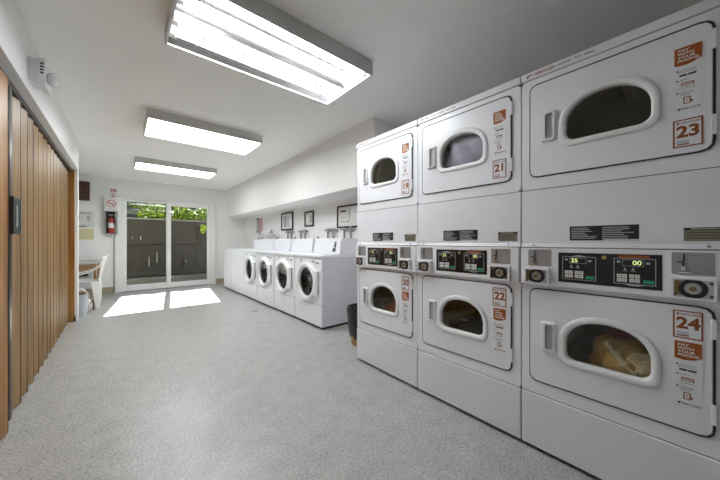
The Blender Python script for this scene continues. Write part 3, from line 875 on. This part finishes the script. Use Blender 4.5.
s.plate(0, .145, .1, .2, -.004, M['red_print']); s.plate(.012, .16, .088, .168, -.0048, M['paper'], .0004); s.plate(.012, .178, .088, .186, -.0048, M['paper'], .0004)
s.plate(0, 0, .008, .145, -.004, M['red_print']); s.plate(.067, 0, .075, .145, -.004, M['red_print']); s.plate(.034, .03, .044, .12, -.004, M['red_print'])
s.poly([(.039, .018), (.056, .045), (.022, .045)], -.0048, -.004, M['red_print'])
o = obj('extinguisher_sign', s); o.location = (-.205, YB, 1.96)
tag(o, 'small red and white arrow sign above the fire extinguisher box', 'sign')
o = obj('conduit_pipe', MB().tube([(-.15, YB - .007, .13), (-.15, YB - .007, 1.22)], .005, M['wall'], 10), smooth=60)
tag(o, 'thin white conduit running down from the fire extinguisher box', 'conduit')
r = root('wall_box', 'dark brown wooden box high on the back wall beside the white wall end', 'box', (-.80, YB, 1.88))
m = MB().box((0, -.10, 0), (.29, -.0, .02), M['wood_dark']).box((0, -.10, .35), (.29, 0, .37), M['wood_dark']).box((0, -.10, .02), (.02, 0, .35), M['wood_dark']).box((.27, -.10, .02), (.29, 0, .35), M['wood_dark'])
obj('frame', m, r, .003); obj('panel', MB().box((.02, -.08, .02), (.27, 0, .35), M['wood_dark']), r)
s = MB().box((0, -.003, 0), (.33, 0, .33), M['paper'])
s.plate(.13, .27, .29, .30, -.003, M['grey_print']); s.plate(.06, .17, .12, .24, -.003, M['grey_print']); s.plate(.22, .14, .27, .24, -.003, M['grey_print'])
s.plate(.04, .05, .29, .058, -.003, M['grey_print']); s.plate(.06, .012, .22, .03, -.003, M['dark_print'])
o = obj('notice_sheet', s); o.location = (-.775, YB, 1.345); tag(o, 'white notice sheet on the back wall above the yellow one', 'notice')
s = MB().box((0, -.003, 0), (.29, 0, .22), M['yellow_paper'])
for k in range(4): s.plate(.05, .04 + .04 * k, .25, .05 + .04 * k, -.003, M['tan_label'] if False else M['yellow_paper'])
o = obj('notice_sheet', s); o.location = (-.745, YB, 1.105); tag(o, 'yellow notice sheet on the back wall under the white one', 'notice')

# ------------------------------------------------------------------ folding doors along the left
def fold_panel(y0, y1, xo=-.512, xi=-.545, hidden=.045):
    m = MB(); t = .008; z0, z1 = .012, 1.985
    a, b = Vector((xi, y0)), Vector((xo, y1 - hidden)); c = Vector((xi, y1 - .004))
    def slab(p, q):
        dd = (q - p).normalized(); n_ = Vector((-dd.y, dd.x)) * t
        if n_.x > 0: n_ = -n_
        m.hexa([(p.x, p.y, z0), (q.x, q.y, z0), (q.x + n_.x, q.y + n_.y, z0), (p.x + n_.x, p.y + n_.y, z0), (p.x, p.y, z1), (q.x, q.y, z1), (q.x + n_.x, q.y + n_.y, z1), (p.x + n_.x, p.y + n_.y, z1)], M['wood_fold'])
    slab(a, b); slab(b, c)
    m.box((xo - .010, b.y - .004, z0), (xo + .001, b.y + .002, z1), M['wood_dark'])
    return m
fd = root('folding_door', 'long tan wood-look folding door running from the dark handle to the white wall end', 'folding door', (0, 0, 0))
NP = 14; ya, yb_ = 2.69, 5.29; pt = (yb_ - ya) / NP
for k in range(NP): obj('panel', fold_panel(ya + k * pt, ya + (k + 1) * pt, -.512 - .0028 * k, -.545 - .0028 * k), fd, .002)
obj('track', MB().box((-.585, .95, 1.995), (-.515, 5.29, 2.03), M['black']), fd)
m = MB().box((-.56, 2.50, .01), (-.526, 2.595, 1.99), M['alu']).box((-.56, 2.595, .01), (-.512, 2.648, 1.99), M['black']).box((-.56, 2.648, .01), (-.522, 2.685, 1.99), M['alu'])
obj('lead_post', m, fd, .003)
hm = MB().box((-.53, 2.56, 1.115), (-.49, 2.70, 1.335), M['black'])
hm.box((-.4905, 2.60, 1.155), (-.487, 2.635, 1.285), M['alu']); hm.box((-.50, 2.70, 1.12), (-.486, 2.712, 1.33), M['alu']); hm.box((-.522, 2.712, 1.12), (-.505, 2.74, 1.33), M['black'])
obj('handle', hm, fd, .003)
fn_ = root('folding_door', 'folding door leaf of warmer oak cut off by the picture edge', 'folding door', (0, 0, 0))
k = 0; y = .92
while y < 2.4:
    mm_ = fold_panel(y, y + .2572, -.487, -.525, .024); mm_.mats = [M['wood_warm']]
    obj('panel', mm_, fn_, .002); y += .2572

# ------------------------------------------------------------------ emergency light on header
r = root('emergency_light', 'grey-white emergency light with round lamp head high on the wall above the folding door', 'emergency light', (-.46, 2.78, 2.10), 90)
obj('back_box', MB().box((-.07, -.045, -.005), (.07, 0, .145), M['bezel']), r, .004)
m = MB().box((-.085, -.075, -.02), (.085, -.045, .15), M['bezel'])
for k in range(4): m.box((-.0858, -.068, .05 + .02 * k), (-.085, -.052, .062 + .02 * k), M['dark_print'])
obj('housing', m, r, .01)
obj('lamp_head', MB().lathe([(.02, -.074), (.038, -.082), (.044, -.095), (.044, -.110), (.034, -.122), (.018, -.128), (0, -.129)], (-.02, 0, .05), 'y', M['lamp_lens'], 24), r, smooth=40)

# ------------------------------------------------------------------ desk, chair and bin by the back wall
r = root('desk', 'desk with grey top and brown wood front, behind the white plastic chair', 'desk', (-.98, 7.1, 0))
obj('desk_top', MB().box((-.62, -.44, .675), (.64, .62, .70), M['grey_top']), r, .004)
obj('apron', MB().box((-.58, -.43, .555), (.60, -.405, .675), M['wood_desk']), r, .002)
dw = obj('drawer', MB().box((-.30, -.425, .44), (.56, .1, .553), M['pocket']), r, .003)
obj('drawer_pull', MB().box((.36, -.455, .475), (.52, -.425, .515), M['black']), dw, .004)
for sx in (-.60, .58):
    for sy in (-.40, .55): obj('leg', MB().box((sx, sy, 0), (sx + .04, sy + .04, .675), M['wood_desk']), r, .003)

r = root('plastic_chair', 'white moulded plastic armchair pulled up to the desk near the glass door', 'chair', (-.515, 6.37, 0), 0)
# chair faces -x : back at +x
st = MB()
st.grid(lambda u, v: (-.22 + .44 * u, -.21 + .42 * v, .425 - .02 * math.sin(math.pi * u) * math.sin(math.pi * v) + .015 * (1 - u)), 10, 10, M['plastic_white'])
o = obj('seat', st, r, smooth=60); sd = o.modifiers.new('Solidify', 'SOLIDIFY'); sd.thickness = .014
bk = MB()
bk.grid(lambda u, v: (.20 + .02 * (1 - v) + .115 * v - .05 * (2 * u - 1) ** 2 * v, (-.215 + .43 * u) * (1 + .06 * v), .42 + .40 * v + .015 * math.sin(math.pi * u) * v), 14, 10, M['plastic_white'])
o = obj('backrest', bk, r, smooth=60); sd = o.modifiers.new('Solidify', 'SOLIDIFY'); sd.thickness = .016
for s in (-1, 1):
    path = [(.285, s * .222, .80), (.255, s * .245, .735), (.21, s * .262, .66), (.12, s * .27, .59), (0, s * .27, .55), (-.12, s * .265, .535), (-.205, s * .255, .52), (-.225, s * .25, .43)]
    m = MB(); rings = []
    P = [Vector(q) for q in path]
    for i, q in enumerate(P):
        t_ = (P[min(i + 1, len(P) - 1)] - P[max(i - 1, 0)]).normalized(); sd_ = Vector((0, 1, 0)); n_ = t_.cross(sd_).normalized()
        rings.append([q + sd_ * .026 + n_ * .009, q - sd_ * .026 + n_ * .009, q - sd_ * .026 - n_ * .009, q + sd_ * .026 - n_ * .009])
    m.loft(rings, M['plastic_white'], True, True, True); obj('armrest', m, r, .004)
    for x0, x1, bx in ((.20, .26, .205), (-.21, -.22, -.24)):
        # tapered channel legs, wide at the seat
        zt = .43
        sgn = 1 if x0 > 0 else -1
        m = MB().hexa([(bx - .022, s * .245 - .02, 0), (bx + .022, s * .245 - .02, 0), (bx + .022, s * .245 + .014, 0), (bx - .022, s * .245 + .014, 0),
                       (x0 - .075 * (sgn > 0) - .01, s * .215 - .012, zt), (x0 + .075 * (sgn < 0) + .03, s * .215 - .012, zt), (x0 + .075 * (sgn < 0) + .03, s * .215 + .012, zt), (x0 - .075 * (sgn > 0) - .01, s * .215 + .012, zt)], M['plastic_white'])
        obj('leg', m, r, .004)

r = root('waste_bin', 'grey waste bin full of brown scraps beside the white wall end', 'bin', (-.50, 5.64, 0))
obj('body', MB().lathe([(.10, 0), (.115, .30), (.122, .305), (.122, .315), (.112, .315), (.095, .012), (0, .012)], (0, 0, 0), 'z', M['plastic_grey'], 28, True), r, smooth=40)
cl = MB()
for k in range(9):
    a = k * 2.4; cloth_lump(cl, (.055 * math.cos(a), .055 * math.sin(a), .305 + .015 * (k % 4)), (.045, .04, .04), M['brown_bits'] if k % 3 else M['paper'], 50 + k, .4, 6, 14)
obj('scraps', cl, r, smooth=40)
r = root('paper_sack', 'small beige sack on the floor under the plastic chair', 'sack', (-.42, 5.93, 0))
m = MB(); cloth_lump(m, (0, 0, .10), (.055, .07, .095), M['paper'], 77, .12, 4, 24); obj('sack_body', m, r, smooth=60)
obj('strap', MB().tube([(.03, -.05, .12), (.06, -.045, .16), (.075, -.03, .10), (.07, -.03, .02)], .009, M['brown_bits']), r, smooth=60)

# ------------------------------------------------------------------ bin beside dryers
r = root('lined_bin', 'tan bin with black liner in the gap between stacked dryers and washers', 'bin', (1.93, 2.22, 0))
obj('body', MB().lathe([(.125, 0), (.16, .34), (.152, .34), (.118, .012), (0, .012)], (0, 0, 0), 'z', M['bin_tan'], 32, True), r, smooth=40)
lin = MB(); rings = []
for rr, z in ((.138, .085), (.149, .12), (.158, .20), (.168, .30), (.176, .37), (.172, .385), (.160, .375), (.14, .30), (.10, .2), (.0, .18)):
    rings.append([((rr + (.006 * math.sin(i * 2.3) if rr > .1 else 0)) * math.cos(2 * math.pi * i / 48), (rr + (.006 * math.sin(i * 2.3) if rr > .1 else 0)) * math.sin(2 * math.pi * i / 48), z + .012 * math.sin(i * .9) * (z < .1)) for i in range(48)])
lin.loft(rings, M['bag_black']); obj('liner', lin, r, smooth=60)

o = obj('floor_drain', MB().lathe([(.055, .0), (.055, .004), (.045, .005)], (0, 0, 0), 'z', M['coin_plate'], 24, False, True)); o.location = (1.55, 4.33, 0)
tag(o, 'small round grey drain cover on the floor in front of the washers', 'drain cover')

# ------------------------------------------------------------------ sun and sky
sun = bpy.data.lights.new('sun', 'SUN'); so = bpy.data.objects.new('sun', sun); C.objects.link(so)
sun.energy = 20; sun.angle = R(.6); sun.color = (1, .97, .92)
so.rotation_euler = Vector((-.112, -1, -.787)).to_track_quat('-Z', 'Y').to_euler()
w = bpy.data.worlds.new('sky'); bpy.context.scene.world = w; w.use_nodes = True
nt = w.node_tree; bg = nt.nodes['Background']
sk = nt.nodes.new('ShaderNodeTexSky'); sk.sky_type = 'HOSEK_WILKIE'; sk.turbidity = 4.5; sk.ground_albedo = .3
sk.sun_direction = Vector((.112, 1, .787)).normalized()
nt.links.new(sk.outputs[0], bg.inputs['Color']); bg.inputs['Strength'].default_value = 1.1

sc = bpy.context.scene
sc.view_settings.view_transform = 'Standard'; sc.view_settings.look = 'None'
sc.view_settings.gamma = 1; sc.view_settings.use_curve_mapping = False
sc.view_settings.exposure = 0.98
sc.cycles.max_bounces = 10; sc.cycles.diffuse_bounces = 6; sc.cycles.transparent_max_bounces = 16
